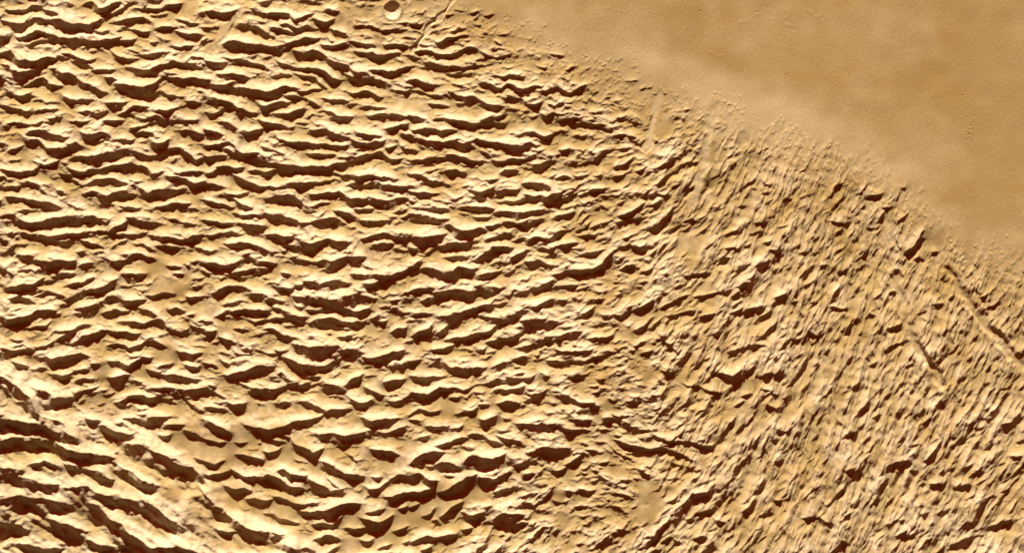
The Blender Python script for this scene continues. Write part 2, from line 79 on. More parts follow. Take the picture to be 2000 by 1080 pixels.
TR[3,3] = """4:0 3 6 4 12 8 18 10 26 12|2:0 15 6 16|2.5:30 16 38 19 46 20 54 20 62 22 72 24 78 23|3:0 20 10 22 18 24 26 26 36 26 46 27 54 31 62 36|5:16 25 22 27|1.5:0 28 8 32 16 36|4:19 43 26 45|2:46 37 52 40|1.5:56 40 64 43|4:72 20 76 14|3:76 24 82 17|3.5:92 46 96 40 102 35|3:36 62 40 55|2.5:42 67 48 62|4.5:60 62 66 61 72 59 78 54|2:70 66 76 62|3:70 75 76 73 80 68|3.5:100 75 106 70 110 65|4.5:78 81 84 83|4.5:62 96 68 94 74 96|3:45 97 52 98|3.5:24 102 30 95 36 87 42 81|3:38 100 43 97|2:22 86 27 83|2:0 92 5 90|2:0 71 8 74|2:0 60 6 62 12 63|4:104 27 106 22|3:128 11 134 13|3:126 36 130 35|3:104 6 108 0|2:126 98 130 92|2:112 34 116 24 120 15|2:112 60 116 50 118 38|2:150 66 154 56|2.5:146 79 154 79 159 80|2:124 66 134 66|2:84 16 90 8 94 2|2:96 11 100 5|3:86 53 92 48|2:58 70 62 62|2:126 48 128 40|2:138 50 144 40|2:90 90 94 80|2:112 100 120 92"""
TR[4,1] = """2:6 46 12 38 18 36|1.5:20 45 22 41|1.5:30 44 34 40 36 35|2.5:38 46 44 44 49 43|2:50 54 54 54|3:44 66 48 61 52 56|2:10 66 16 66 22 65|1.5:38 69 42 69|1.2:58 55 62 45 67 36|1:4 60 12 53 19 47|2.5:60 87 63 85|2.2:67 90 72 86 76 80 82 72|2.5:74 95 78 92|2:86 88 91 88|1.5:120 97 123 100|1.5:28 60 34 53|2:12 90 18 84|2:0 100 8 99|3:16 104 22 102|1.5:14 77 20 70|1.5:32 95 38 84|1.5:6 86 10 78|1.5:62 65 66 60|1.5:28 103 36 98"""
TR[4,2] = """3:40 30 44 31|2.5:43 45 47 42|3:8 20 12 11 14 7|3:50 23 54 12 58 12|2:8 24 16 24 22 24|2.5:18 46 22 40 26 34|3:21 66 25 61|3:24 88 28 85|3.5:7 89 10 86|4:93 66 95 60|2:83 64 86 62|5:89 104 92 98 94 97|4:62 107 65 102|3:76 83 80 77|3:63 84 67 79|2.5:82 88 85 84|3:30 107 36 99 40 92|2:58 92 62 84|4:132 106 138 101|3:76 107 82 103|3:122 9 126 13|2:126 16 132 14|2:132 23 140 21|2:80 32 84 35|2:90 22 96 20|2.5:104 55 108 51|1.5:52 57 58 53 68 49|3:54 40 62 37|2:130 75 134 68|2.5:144 86 150 84|2.5:66 70 74 67|2:18 106 24 94|2:44 18 48 8|2:2 46 6 34|2:36 70 42 66|2:146 62 152 58|2:110 100 116 92|2:96 46 100 40"""
TR[4,3] = """4:52 44 56 38 62 36 68 34|5:137 16 142 9 146 6|4:83 36 87 31 90 28|2:84 16 88 15|3.5:64 62 68 50 70 44 74 43|3:56 55 60 45 64 44|5.5:78 70 82 66|4.5:86 86 91 78 97 72|5:117 85 121 78|3:121 78 126 70 130 64|3:92 94 98 88|4.5:78 105 83 97|3:90 107 96 104|3:16 82 22 77 27 75|4:27 71 31 66|3:24 53 28 44 32 42|3:20 42 26 41|3:107 57 113 54 118 55|5:103 100 110 98 115 97|4:133 88 141 83|3:142 83 150 81|3.5:88 54 94 52|3:113 42 120 38|3:104 42 107 38|3:104 24 108 18|3:60 94 66 91|3:66 95 72 93|3.5:74 82 78 75|4:10 107 16 99 22 100|3:0 79 8 85|3.5:4 88 8 90|3.5:14 4 17 6|2.5:54 86 64 81|2:20 15 30 13|3:129 26 136 20|2.5:140 69 146 60|2.5:5 72 12 64 18 58 20 50|2:46 60 52 50|2:70 25 76 22|3:80 7 86 3|3:130 2 137 1|3:148 31 158 31|3:122 43 128 44|3:73 66 76 60|2:46 48 52 40|2:96 26 102 14|2:132 54 138 46|2:148 76 154 66|2:112 18 118 8|2:36 30 40 22"""

RNG = np.random.default_rng(11)
STEP = 1.5
MX = 100.0
X0, Y0 = -MX, -MX
NX = int((2000 + 2 * MX) / STEP) // 2 * 2 + 1
NY = int((1080 + 2 * MX) / STEP) // 2 * 2 + 1
gx = X0 + np.arange(NX) * STEP
gy = Y0 + np.arange(NY) * STEP
PX, PY = np.meshgrid(gx, gy)
TANE = math.tan(math.radians(SUN_ELEV))

def smooth(a, b, v):
    t = np.clip((v - a) / (b - a), 0, 1)
    return t * t * (3 - 2 * t)

def noise(scale, seed, sx=1.0, sy=1.0):
    """band-limited gaussian noise of about `scale` ground units, unit variance"""
    r = np.random.default_rng(seed)
    w = r.standard_normal((NY, NX)).astype(np.float32)
    f = np.fft.rfft2(w)
    ky = np.fft.fftfreq(NY)[:, None] * scale / STEP * sy
    kx = np.fft.rfftfreq(NX)[None, :] * scale / STEP * sx
    k2 = kx * kx + ky * ky
    f *= np.exp(-k2 * 2.2) * (1 - np.exp(-k2 * 4.0))
    o = np.fft.irfft2(f, s=(NY, NX))
    return (o / o.std()).astype(np.float32)

def blur(a, s):
    f = np.fft.rfft2(a)
    ky = np.fft.fftfreq(NY)[:, None] / STEP
    kx = np.fft.rfftfreq(NX)[None, :] / STEP
    f *= np.exp(-2 * (math.pi * s) ** 2 * (kx * kx + ky * ky))
    return np.fft.irfft2(f, s=(NY, NX)).astype(np.float32)

def bil(a, x, y):
    fx = np.clip((np.asarray(x, float) - X0) / STEP, 0, NX - 1.001)
    fy = np.clip((np.asarray(y, float) - Y0) / STEP, 0, NY - 1.001)
    ix, iy = fx.astype(int), fy.astype(int)
    tx, ty = fx - ix, fy - iy
    return (a[iy, ix] * (1 - tx) + a[iy, ix + 1] * tx) * (1 - ty) + (a[iy + 1, ix] * (1 - tx) + a[iy + 1, ix + 1] * tx) * ty

def seg_dist(px, py, pts):
    d = np.full(px.shape, 1e9, np.float32)
    for (ax, ay), (bx, by) in zip(pts[:-1], pts[1:]):
        vx, vy = bx - ax, by - ay
        t = np.clip(((px - ax) * vx + (py - ay) * vy) / (vx * vx + vy * vy + 1e-9), 0, 1)
        d = np.minimum(d, np.hypot(px - ax - t * vx, py - ay - t * vy))
    return d

# --- edge of the smooth plain, foot of the high massif
EDGE = [(700, -260), (830, -70), (880, 0), (960, 30), (1040, 62), (1110, 92), (1180, 132), (1250, 160), (1300, 184), (1360, 196), (1420, 206), (1500, 244),
        (1580, 270), (1640, 290), (1710, 330), (1770, 372), (1815, 400), (1828, 430), (1832, 462), (1880, 462), (1940, 482), (2000, 505), (2140, 560), (2400, 640)]
ex = np.array([p[0] for p in EDGE], float)
ey = np.array([p[1] for p in EDGE], float)
sgn = np.where(PY > np.interp(PX, ex, ey), 1.0, -1.0)
inside = sgn * seg_dist(PX, PY, EDGE)                       # > 0 in the broken terrain
FOOT = [(-400, 440), (-100, 640), (0, 690), (60, 740), (110, 790), (200, 850), (300, 890), (400, 930), (450, 985), (540, 1020), (640, 1085), (760, 1180), (1000, 1400)]
fx_ = np.array([p[0] for p in FOOT], float)
fy_ = np.array([p[1] for p in FOOT], float)
massif_d = np.where(PY > np.interp(PX, fx_, fy_), 1.0, -1.0) * seg_dist(PX, PY, FOOT)
massif_d = massif_d + 9 * noise(60, 301) + 3 * noise(20, 302)
inside = inside + 10 * noise(50, 303) + 4 * noise(18, 304)

FLATS = [(300, 520, 26), (322, 565, 26), (350, 566, 18), (200, 722, 24), (205, 775, 16), (275, 722, 20), (325, 690, 26), (362, 850, 24), (400, 872, 26), (430, 884, 30),
         (462, 862, 24), (480, 840, 16), (565, 875, 26), (452, 966, 22), (440, 925, 12), (500, 985, 14), (552, 992, 24), (690, 1008, 24), (722, 1042, 24), (682, 1067, 16),
         (770, 1012, 22), (762, 1040, 18), (815, 1000, 22), (850, 985, 26), (880, 968, 26), (932, 955, 20), (800, 935, 12), (1087, 972, 20), (1095, 1012, 18), (1130, 970, 16),
         (1270, 962, 28), (1262, 1006, 22), (1285, 985, 18), (875, 792, 20), (1062, 744, 20), (1137, 754, 20), (1187, 792, 20), (1180, 740, 16), (1230, 652, 20),
         (1278, 728, 18), (1272, 614, 20), (1466, 752, 18), (1485, 800, 12), (312, 487, 16), (312, 522, 20), (545, 845, 16), (600, 905, 12), (1250, 690, 16), (1330, 740, 12),
         (1300, 770, 14), (1140, 850, 16), (985, 905, 10), (1400, 300, 22), (1390, 350, 20), (1290, 250, 26), (1270, 300, 12), (1345, 480, 26), (1360, 520, 18), (1380, 560, 16),
         (1225, 350, 14), (1660, 720, 12), (1710, 640, 10)]
flat = np.zeros_like(PX, dtype=np.float32)
for (a, b, r) in FLATS:
    r = r * (0.72 if 1040 < a < 1260 else 1.5 if a < 950 and b > 780 else 0.95)
    flat = np.maximum(flat, 1 - smooth(r * 0.55, r * 1.15, np.hypot((PX - a) / 1.25, PY - b)))

# --- crest lines
def catmull(p):
    p = np.asarray(p, float)
    if len(p) < 3:
        return np.array([p[0], (p[0] + p[1]) / 2, p[1]])
    q = np.vstack([2 * p[0] - p[1], p, 2 * p[-1] - p[-2]])
    out = []
    for i in range(1, len(q) - 2):
        a, b, c, d = q[i - 1:i + 3]
        out.append(b)
        t = 0.5
        out.append(0.5 * (2 * b + (c - a) * t + (2 * a - 5 * b + 4 * c - d) * t * t + (3 * b - a - 3 * c + d) * t ** 3))
    out.append(q[-2])
    return np.array(out)

RIDGES = []
for (tx, ty), txt in TR.items():
    for r in txt.split('|'):
        w, p = r.split(':')
        p = np.array([float(v) for v in p.split()]).reshape(-1, 2) * 2.5 + (tx * 400, ty * 270)
        RIDGES.append((float(w) * 2.5, p))

HIGH = [(19, [(-31, 717), (0, 735), (21, 745), (41, 758), (57, 776), (72, 797), (103, 820), (129, 838), (147, 859)]),
        (15, [(-26, 810), (0, 815), (31, 818), (62, 826), (88, 836), (122, 856)]),
        (16, [(-31, 862), (0, 859), (31, 854), (67, 854), (109, 859), (129, 872), (155, 882), (186, 882), (225, 893)]),
        (18, [(222, 903), (243, 911), (269, 924), (282, 939), (310, 945)]),
        (12, [(191, 831), (222, 838), (253, 856)]),
        (24, [(238, 864), (269, 870), (295, 882), (321, 890), (352, 906), (383, 919), (401, 937)]),
        (11, [(393, 955), (414, 976), (440, 999), (466, 1017), (497, 1032), (554, 1040)]),
        (19, [(135, 950), (171, 949), (197, 963), (233, 965), (253, 970), (279, 978), (300, 983), (316, 1001), (331, 1012), (362, 1028)]),
        (22, [(5, 970), (52, 969), (93, 973), (127, 982)]),
        (26, [(176, 978), (202, 996), (222, 1017), (248, 1032), (269, 1048), (295, 1066), (321, 1070), (347, 1061), (383, 1076)]),
        (17, [(-21, 1017), (0, 1017), (31, 1022), (57, 1035)]),
        (18, [(96, 1011), (124, 1022), (173, 1034)]),
        (17, [(176, 1053), (207, 1062), (243, 1065)]),
        (14, [(-16, 925), (26, 921), (52, 932), (78, 942), (116, 946)]),
        (9, [(124, 899), (140, 908), (171, 913), (220, 932)]),
        (12, [(67, 903), (85, 899), (103, 906)]),
        (12, [(10, 1066), (47, 1058), (83, 1069), (124, 1071)]),
        (9, [(290, 996), (321, 1017), (341, 1032)])]
RIDGES = [q for q in RIDGES if bil(massif_d, *q[1].mean(0)) < 14 or q[1][:, 0].mean() > 420]
NT = len(RIDGES)
for w, p in HIGH:
    RIDGES.append((float(w), np.array(p, float)))

# --- direction of the ridges and size of the relief, from the crest lines themselves
acc = np.zeros((4, NY, NX), np.float32)
for w, p in RIDGES:
    for a, b in zip(p[:-1], p[1:]):
        n = max(2, int(np.hypot(*(b - a)) / 6))
        for t in (np.arange(n) + .5) / n:
            c = a + (b - a) * t
            ix, iy = int((c[0] - X0) / STEP), int((c[1] - Y0) / STEP)
            if 0 <= ix < NX and 0 <= iy < NY:
                th = 2 * math.atan2(b[1] - a[1], b[0] - a[0])
                acc[:, iy, ix] += (math.cos(th), math.sin(th), 1.0, w)
accb = [blur(a, 38.0) for a in acc]
wide = [blur(a, 130.0) for a in acc]
accb = [a + 0.15 * b for a, b in zip(accb, wide)]
eastk = smooth(1330, 1500, PX) * smooth(230, 330, PY)
TH = 0.5 * np.arctan2(accb[1] * (1 - eastk) + eastk * math.sin(-2.34) * accb[2], accb[0] * (1 - eastk) + eastk * math.cos(-2.34) * accb[2])
AMP = np.clip(accb[3] / np.maximum(accb[2], 1e-6), 2.5, 16)      # typical shadow width here
AMP *= smooth(-2, 70, inside) * 0.75 + 0.25 * smooth(-6, 14, inside)
AMP = np.where(inside > -16, np.maximum(AMP, 1.2), 0)

wx = 2.2 * noise(26, 1) + 0.8 * noise(12, 2)
wy = 1.4 * noise(30, 3) + 0.6 * noise(13, 4) + 0.15 * noise(7, 10)

HR = np.zeros((NY, NX), np.float32)
HT = np.zeros((NY, NX), np.float32)
ID = np.full((NY, NX), -1, np.int32)

def geom(pts, pad, warp, seed, taper=(0.12, 0.34)):
    """window round a crest line: distance to it, lee side or not, its lee normal, thickness along it"""
    lo, hi = pts.min(0) - pad, pts.max(0) + pad
    i0, i1 = max(0, int((lo[0] - X0) / STEP)), min(NX, int((hi[0] - X0) / STEP) + 2)
    j0, j1 = max(0, int((lo[1] - Y0) / STEP)), min(NY, int((hi[1] - Y0) / STEP) + 2)
    if i1 - i0 < 2 or j1 - j0 < 2:
        return None
    x = PX[j0:j1, i0:i1] + warp * wx[j0:j1, i0:i1]
    y = PY[j0:j1, i0:i1] + warp * wy[j0:j1, i0:i1]
    best = np.full(x.shape, 1e9)
    sa = np.zeros(x.shape)
    nx, ny = np.zeros(x.shape), np.zeros(x.shape)
    L = 0.0
    for a, b in zip(pts[:-1], pts[1:]):
        vx, vy = b - a
        l2 = vx * vx + vy * vy + 1e-9
        l = math.sqrt(l2)
        t = np.clip(((x - a[0]) * vx + (y - a[1]) * vy) / l2, 0, 1)
        d = np.hypot(x - a[0] - t * vx, y - a[1] - t * vy)
        m = d < best
        best = np.where(m, d, best)
        sa = np.where(m, L + t * l, sa)
        nx, ny = np.where(m, -vy / l, nx), np.where(m, vx / l, ny)
        L += l
    yc = np.interp(x, pts[:, 0], pts[:, 1])
    da, db = pts[1] - pts[0], pts[-1] - pts[-2]
    yc = np.where(x < pts[0, 0], pts[0, 1] + (x - pts[0, 0]) * da[1] / max(da[0], 1e-3), yc)
    yc = np.where(x > pts[-1, 0], pts[-1, 1] + (x - pts[-1, 0]) * db[1] / max(db[0], 1e-3), yc)
    shade = y > yc
    tp = np.clip(np.minimum(sa, L - sa) / max(taper[1] * L, 1.0), 0, 1)
    tp = taper[0] + (1 - taper[0]) * (tp * (2 - tp)) ** 0.7
    r = np.random.default_rng(1000 + seed)
    kn = r.uniform(-1, 1, int(L / 8) + 3)                      # uneven crest height: pointed and scalloped shade
    tp = tp * (1 + 0.50 * np.interp(sa / 8.0, np.arange(len(kn)), kn))
    return j0, j1, i0, i1, best, shade, nx, ny, tp

def stamp(pts, w, lit, warp, target, seed, hk):
    """a small ridge set on top: steep lee face, long gentle face towards the sun"""
    g = geom(pts, lit + 4, warp, seed)
    if g is None:
        return
    j0, j1, i0, i1, best, shade, nx, ny, tp = g
    t1 = np.clip(best / (0.95 * w * (0.5 + 0.5 * tp)), 0, 1)
    t2 = np.clip(best / (lit * (0.30 + 0.70 * tp)), 0, 1)
    prof = np.where(shade, 1 - t1 * (1.25 - 0.25 * t1), 0.9 * (1 - t2) ** 2.1 + 0.1 * (1 - t2 * t2))
    v = (hk * w * TANE * 1.55 * tp * np.maximum(prof, 0)).astype(np.float32)
    np.maximum(target[j0:j1, i0:i1], v, out=target[j0:j1, i0:i1])

BANDS = []
def lee_face(pts, w, s, seed, warp=1.0, taper=(0.2, 0.28), k=None):
    """lee face of a ridge: a strip w wide along the crest line that falls away from the sun with slope s"""
    g = geom(pts, w * 1.6 + 18, warp, seed, taper)
    if g is None:
        return
    j0, j1, i0, i1, best, shade, nx, ny, tp = g
    m = np.where(shade, np.clip((w * tp - best) / 2.0 + 0.5, 0, 1), 0)
    apron = np.where(shade, np.exp(-np.maximum(best - w * tp, 0) / (0.55 * w + 2.5)), 0) * 0.50 * np.clip(tp, 0, 1)
    m = np.maximum(m, apron)
    crest = np.where(shade, 0, np.exp(-best / (0.55 * w + 4.0))) * np.clip(tp * 1.5, 0, 1)
    BANDS.append([j0, j1, i0, i1, m.astype(np.float32), crest.astype(np.float32), nx.astype(np.float32), ny.astype(np.float32), s, k, w])

# --- the many smaller ridges between them
def scatter(n, wlo, whi, llo, lhi, seed, area, target, lit=(1.9, 4.0), spread=0.22, flatmax=0.25, band=None, turn=None, hk=0.6, warp=0.7, slope=(0.4, 0.6)):
    r = np.random.default_rng(seed)
    xs, ys = r.uniform(area[0], area[1], n), r.uniform(area[2], area[3], n)
    am, th, fl, ins = bil(AMP, xs, ys), bil(TH, xs, ys), bil(flat, xs, ys), bil(inside, xs, ys)
    ms = bil(massif_d, xs, ys)
    for k in range(n):
        if am[k] <= 0.6 or fl[k] > flatmax + 0.3 * r.random() or (target is None and ms[k] > 20 and 0 < xs[k] and ys[k] < 1085) or (target is None and 340 < xs[k] < 900 and 790 < ys[k] < 1085) or (band and not band[0] < ins[k] < band[1]):
            continue
        edge = min(1.0, max(0.0, ins[k] / 90.0))
        w = r.uniform(wlo, whi) * (0.45 + 0.075 * am[k]) * (1.0 if turn is None else 0.2 + 0.8 * min(1.0, max(0.0, ins[k] / 170.0)))
        ln = r.uniform(llo, lhi) * (0.45 + 0.55 * edge) * (0.55 + 0.05 * am[k])
        t = th[k] + r.normal(0, spread + 0.15 * (1 - edge)) - 0.35 * (1 - edge)
        if turn is not None:
            t = turn(xs[k], ys[k]) + r.normal(0, spread)
        if math.cos(t) < 0:
            t += math.pi
        u = np.array([max(0.12, math.cos(t)), math.sin(t)])
        nrm = np.array([-u[1], u[0]])
        c = np.array([xs[k], ys[k]])
        s = np.linspace(-.5, .5, 5)
        pts = c + np.outer(s * ln, u) + np.outer(r.normal(0, 0.07, 5) * ln, nrm)
        pts = pts[np.argsort(pts[:, 0])]
        if target is None:
            lee_face(pts, w, r.uniform(*slope), seed * 31 + k, warp)
        else:
            stamp(pts, w, lit[0] * w + lit[1], warp, target, seed * 31 + k, hk)

# outside the frame the same mountains go on
for area in ((X0, 0, Y0, 1080 + MX), (2000, 2000 + MX, Y0, 1080 + MX), (0, 2000, Y0, 0), (0, 2000, 1080, 1080 + MX)):
    n = int((area[1] - area[0]) * (area[3] - area[2]) / 420)
    scatter(n, 6, 12, 30, 80, 70 + int(area[0]) % 7, area, None)
FULL = (X0, 2000 + MX, Y0, 1080 + MX)
def strips(x, y):
    return -1.20 + 0.28 * smooth(1750, 2000, x) * smooth(600, 900, y) + 0.25 * smooth(1600, 1300, x)
scatter(3600, 2.2, 5.6, 12, 46, 14, (X0, 1320, Y0, 1080 + MX), None, spread=0.24, flatmax=-0.1, slope=(0.34, 0.62))
scatter(2000, 2.4, 6.0, 28, 90, 8, (1280, 2000, 240, 1080), None, spread=0.10, flatmax=0.1, turn=strips, warp=0.55, slope=(0.42, 0.85))
scatter(350, 3.0, 6.5, 14, 36, 12, (1150, 2000, 150, 1080), None, spread=0.3, flatmax=0.1, slope=(0.3, 0.6))
scatter(520, 3.0, 6.0, 16, 50, 15, (1020, 1340, 190, 1080), None, spread=0.25, flatmax=0.0, slope=(0.4, 0.62))
scatter(420, 2.6, 5.2, 14, 40, 16, (760, 1280, 20, 330), None, spread=0.3, flatmax=0.0, slope=(0.35, 0.6), band=(14, 150))
scatter(3400, 1.6, 4.0, 8, 24, 9, (830, 2000, 0, 560), HT, lit=(1.9, 2.5), band=(-8, 120), hk=0.75)
scatter(11000, 1.3, 3.6, 8, 28, 5, FULL, HT, hk=0.75)
for k, (w, p) in enumerate(RIDGES):
    lee_face(catmull(p), w * 1.06, 0.62 if k >= NT else 0.52, k, 1.3 if k >= NT else 0.9, (0.35, 0.15) if k >= NT else (0.28, 0.24), k)

def shadow_of(z):
    """how far the shade stands above the ground, the sun low in the north"""
    s = np.empty_like(z)
    cur = z[0].copy()
    for j in range(z.shape[0]):
        cur = np.maximum(z[j], cur - STEP * TANE)
        s[j] = cur - z[j]
    return s

KY = np.fft.fftfreq(NY)[:, None] / STEP * 2 * math.pi
KX = np.fft.rfftfreq(NX)[None, :] / STEP * 2 * math.pi
K2 = KX * KX + KY * KY + (2 * math.pi / 340.0) ** 2
OPEN = (1 - 0.92 * flat) * smooth(-20, 30, inside)

def solve():
    """the ground whose slopes fit best: lee faces where the crest lines say, rising ground up to every crest"""
    M, C = np.zeros_like(HR), np.zeros_like(HR)
    GX, GY, NXF, NYF = (np.zeros_like(HR) for _ in range(4))
    ID[:] = -1
    for j0, j1, i0, i1, m, crest, nx, ny, s, k, w in BANDS:
        v = (slice(j0, j1), slice(i0, i1))
        g = m * s
        b = g > np.hypot(GX[v], GY[v])
        GX[v][b] = (g * nx)[b]
        GY[v][b] = (g * ny)[b]
        M[v] = np.maximum(M[v], m)
        b2 = crest > C[v]
        C[v][b2] = crest[b2]
        NXF[v] += (m + 0.4 * crest) * nx
        NYF[v] += (m + 0.4 * crest) * ny
        if k is not None:
            ID[v][(m > 0.45) | (b2 & (crest > 0.28))] = k
    W = (1 - M) * (0.12 + 1.45 * C) * OPEN
    drop = np.hypot(GX, GY)
    A = blur(drop, 26.0) / np.maximum(blur(W, 26.0), 0.04)
    nxf, nyf = blur(NXF, 9.0), blur(NYF, 9.0)
    nl = np.hypot(nxf, nyf) + 1e-4
    rise = np.clip(A * W, 0, 0.62)
    gx = -GX + rise * nxf / nl
    gy = -GY + rise * nyf / nl
    fx, fy = np.fft.rfft2(gx), np.fft.rfft2(gy)
    h = np.fft.irfft2(-(1j * KX * fx + 1j * KY * fy) / K2, s=(NY, NX)).astype(np.float32)
    return h, np.maximum(C, M)

PRE = 5.0 * smooth(10, 500, inside) + 13 * smooth(-8, 46, massif_d) - 40 * smooth(46, 420, massif_d)
for it in range(4):
    HR, CREST = solve()
    if it == 3:
        break
    sh = shadow_of(PRE + HR) > 0.12
    for bnd in BANDS:
        if bnd[9] is None:
            continue
        core = bnd[4] > 0.75
        n = core.sum()
        if n < 3:
            continue
        f = (sh[bnd[0]:bnd[1], bnd[2]:bnd[3]] & core).sum() / n
        bnd[8] = np.clip(bnd[8] * (1 + 0.9 * (0.93 - f)), 0.42, 1.15)
HR -= np.median(HR[inside < -30])
LOC = blur(HR, 45.0)
HREL = HR - LOC + 1.1 * np.sqrt(np.maximum(blur((HR - LOC) ** 2, 45.0), 0))

# --- troughs (long faults) cut into everything
TROUGHS = [([(1748, 540), (1760, 590), (1772, 632), (1784, 664), (1800, 696), (1822, 722), (1842, 752)], 9.0, 4.0),
           ([(1852, 528), (1872, 560), (1906, 612), (1938, 650), (1968, 684), (2010, 722)], 9.0, 3.6),
           ([(1762, 372), (1745, 410), (1742, 440), (1750, 500)], 5.0, 0.8),
           ([(470, 20), (452, 40), (436, 66), (420, 92)], 9.0, 1.2),
           ([(885, 2), (870, 20), (846, 46), (828, 72), (806, 100)], 4.0, 1.4),
           ([(1398, 210), (1384, 260), (1376, 320), (1366, 356), (1352, 400)], 10.0, 0.9),
           ([(1425, 225), (1415, 270), (1396, 320)], 5.0, 0.6),
           ([(1290, 185), (1274, 240), (1262, 290)], 8.0, 0.6)]
HS = HR + HT * (1 - 0.3 * smooth(1, 6, HREL)) * (1 - 0.4 * smooth(0, 60, massif_d)) * (1 - 0.62 * smooth(1180, 1420, PX) * smooth(60, 200, inside))
trough_id = np.full((NY, NX), -1, np.int32)
for q, (pts, r, dep) in enumerate(TROUGHS):
    d = seg_dist(PX + 1.1 * wx, PY + 1.1 * wy, pts) + 1.2 * noise(30, 80 + q)
    k = 1 - smooth(r * 0.4, r * 1.5, d)
    TK = k if q == 0 else np.maximum(TK, k)
    HS = HS * (1 - 0.96 * k) - dep * (1 - smooth(r * 0.2, r * 1.35, d)) + 0.25 * dep * np.exp(-((d - r * 1.6) / (r * 0.5)) ** 2)
    if dep > 1.0:
        trough_id[d < r * 1.05] = q

# --- base levels, roughness
rel = np.clip(HREL / 5.0, 0, 1)
fine = noise(15, 21, 0.7, 1.3) * 0.26 + noise(8, 22, 1.3, 0.8) * 0.10 + noise(4.4, 23) * 0.04
mound = np.abs(noise(24, 24, 0.7, 1.3)) - np.abs(noise(17, 25, 0.8, 1.2))
ampn = smooth(-4, 60, inside)
BASE = 5.0 * smooth(10, 500, inside) + 13 * smooth(-8, 46, massif_d) - 40 * smooth(46, 420, massif_d)
BASE += 1.4 * noise(210, 26) * smooth(-40, 160, inside) + 0.5 * noise(300, 27)
rough = (0.12 + 0.6 * rel + 0.2 * ampn + 0.7 * smooth(0, 60, massif_d)) * ampn * (1 - 0.75 * flat * (1 - rel))
softE = smooth(1180, 1420, PX)
HS = HS * (1 - 0.25 * softE) + 0.25 * softE * blur(HS, 1.2)
HS = HS + smooth(0, 80, massif_d) * (1.1 * noise(50, 37) + 0.35 * noise(24, 38)) 
MGUL = smooth(0, 60, massif_d)

def strip_noise(across, along, ang, seed):
    f = np.fft.rfft2(np.random.default_rng(seed).standard_normal((NY, NX)).astype(np.float32))
    ky = np.fft.fftfreq(NY)[:, None] / STEP
    kx = np.fft.rfftfreq(NX)[None, :] / STEP
    ka = kx * math.cos(ang) + ky * math.sin(ang)
    kc = -kx * math.sin(ang) + ky * math.cos(ang)
    k2 = (ka * along) ** 2 + (kc * across) ** 2
    o = np.fft.irfft2(f * np.exp(-k2 * 2.2) * (1 - np.exp(-k2 * 4)), s=(NY, NX))
    return (o / o.std()).astype(np.float32)
HS = HS + (1 - softE) * ampn * (1 - flat) * 0.30 * strip_noise(8, 24, 1.30, 46) * (0.4 + 0.6 * rel)
HS = HS + MGUL * 1.1 * strip_noise(13, 46, 0.62, 45)
lobes = smooth(-0.6, 0.8, noise(90, 33))
HS = HS + softE * smooth(0, 80, inside) * (1 - flat) * (0.16 * lobes * strip_noise(17, 60, -1.17, 34) + 0.16 * (1 - lobes) * strip_noise(18, 40, -1.02, 35) + 0.30 * strip_noise(14, 60, 0.28, 39) + 0.1 * noise(24, 36))
undul = noise(34, 28, 0.8, 1.2) * 0.75 + noise(20, 29, 0.7, 1.3) * 0.4
Z = BASE + HS + undul * (1 - 0.8 * TK) * (1 - 0.45 * smooth(0, 60, massif_d)) * ampn * (1 - 0.85 * flat) * (0.55 + 0.45 * rel) * (0.95 - 0.55 * softE) + fine * rough + 0.35 * mound * ampn * (1 - 0.8 * flat) * (0.3 + 0.7 * rel)
# plain: faint wrinkle ridges, tiny hummocks
plain_k = 1 - smooth(-25, 5, inside)
WR = [[(1355, 63), (1375, 66), (1400, 67), (1425, 67)], [(1435, 67), (1450, 65), (1460, 67), (1472, 64), (1480, 55)], [(1495, 40), (1503, 35), (1512, 40), (1522, 44)],
      [(1530, 49), (1545, 50), (1555, 52), (1565, 46)], [(1320, 90), (1340, 98), (1362, 100), (1385, 101), (1410, 112), (1435, 103)], [(1368, 76), (1390, 72), (1410, 69)],
      [(1260, 18), (1280, 26), (1310, 28), (1335, 25)], [(1390, 117), (1410, 125), (1425, 138), (1440, 146)], [(1445, 46), (1475, 32), (1500, 21)],
      [(1180, 22), (1230, 20), (1242, 20)], [(1580, 20), (1592, 33), (1610, 31), (1622, 36)]]
for pts in WR:
    d = seg_dist(PX + 1.2 * wx, PY + 1.2 * wy, pts)
    Z += 0.26 * np.exp(-(d / 1.7) ** 2) * (0.5 + 0.5 * np.clip(noise(30, 40), -1, 1)) * plain_k
Z += plain_k * (0.035 * noise(9, 41, 0.35, 1.0) + 0.03 * noise(4, 42) + 0.12 * noise(40, 43))

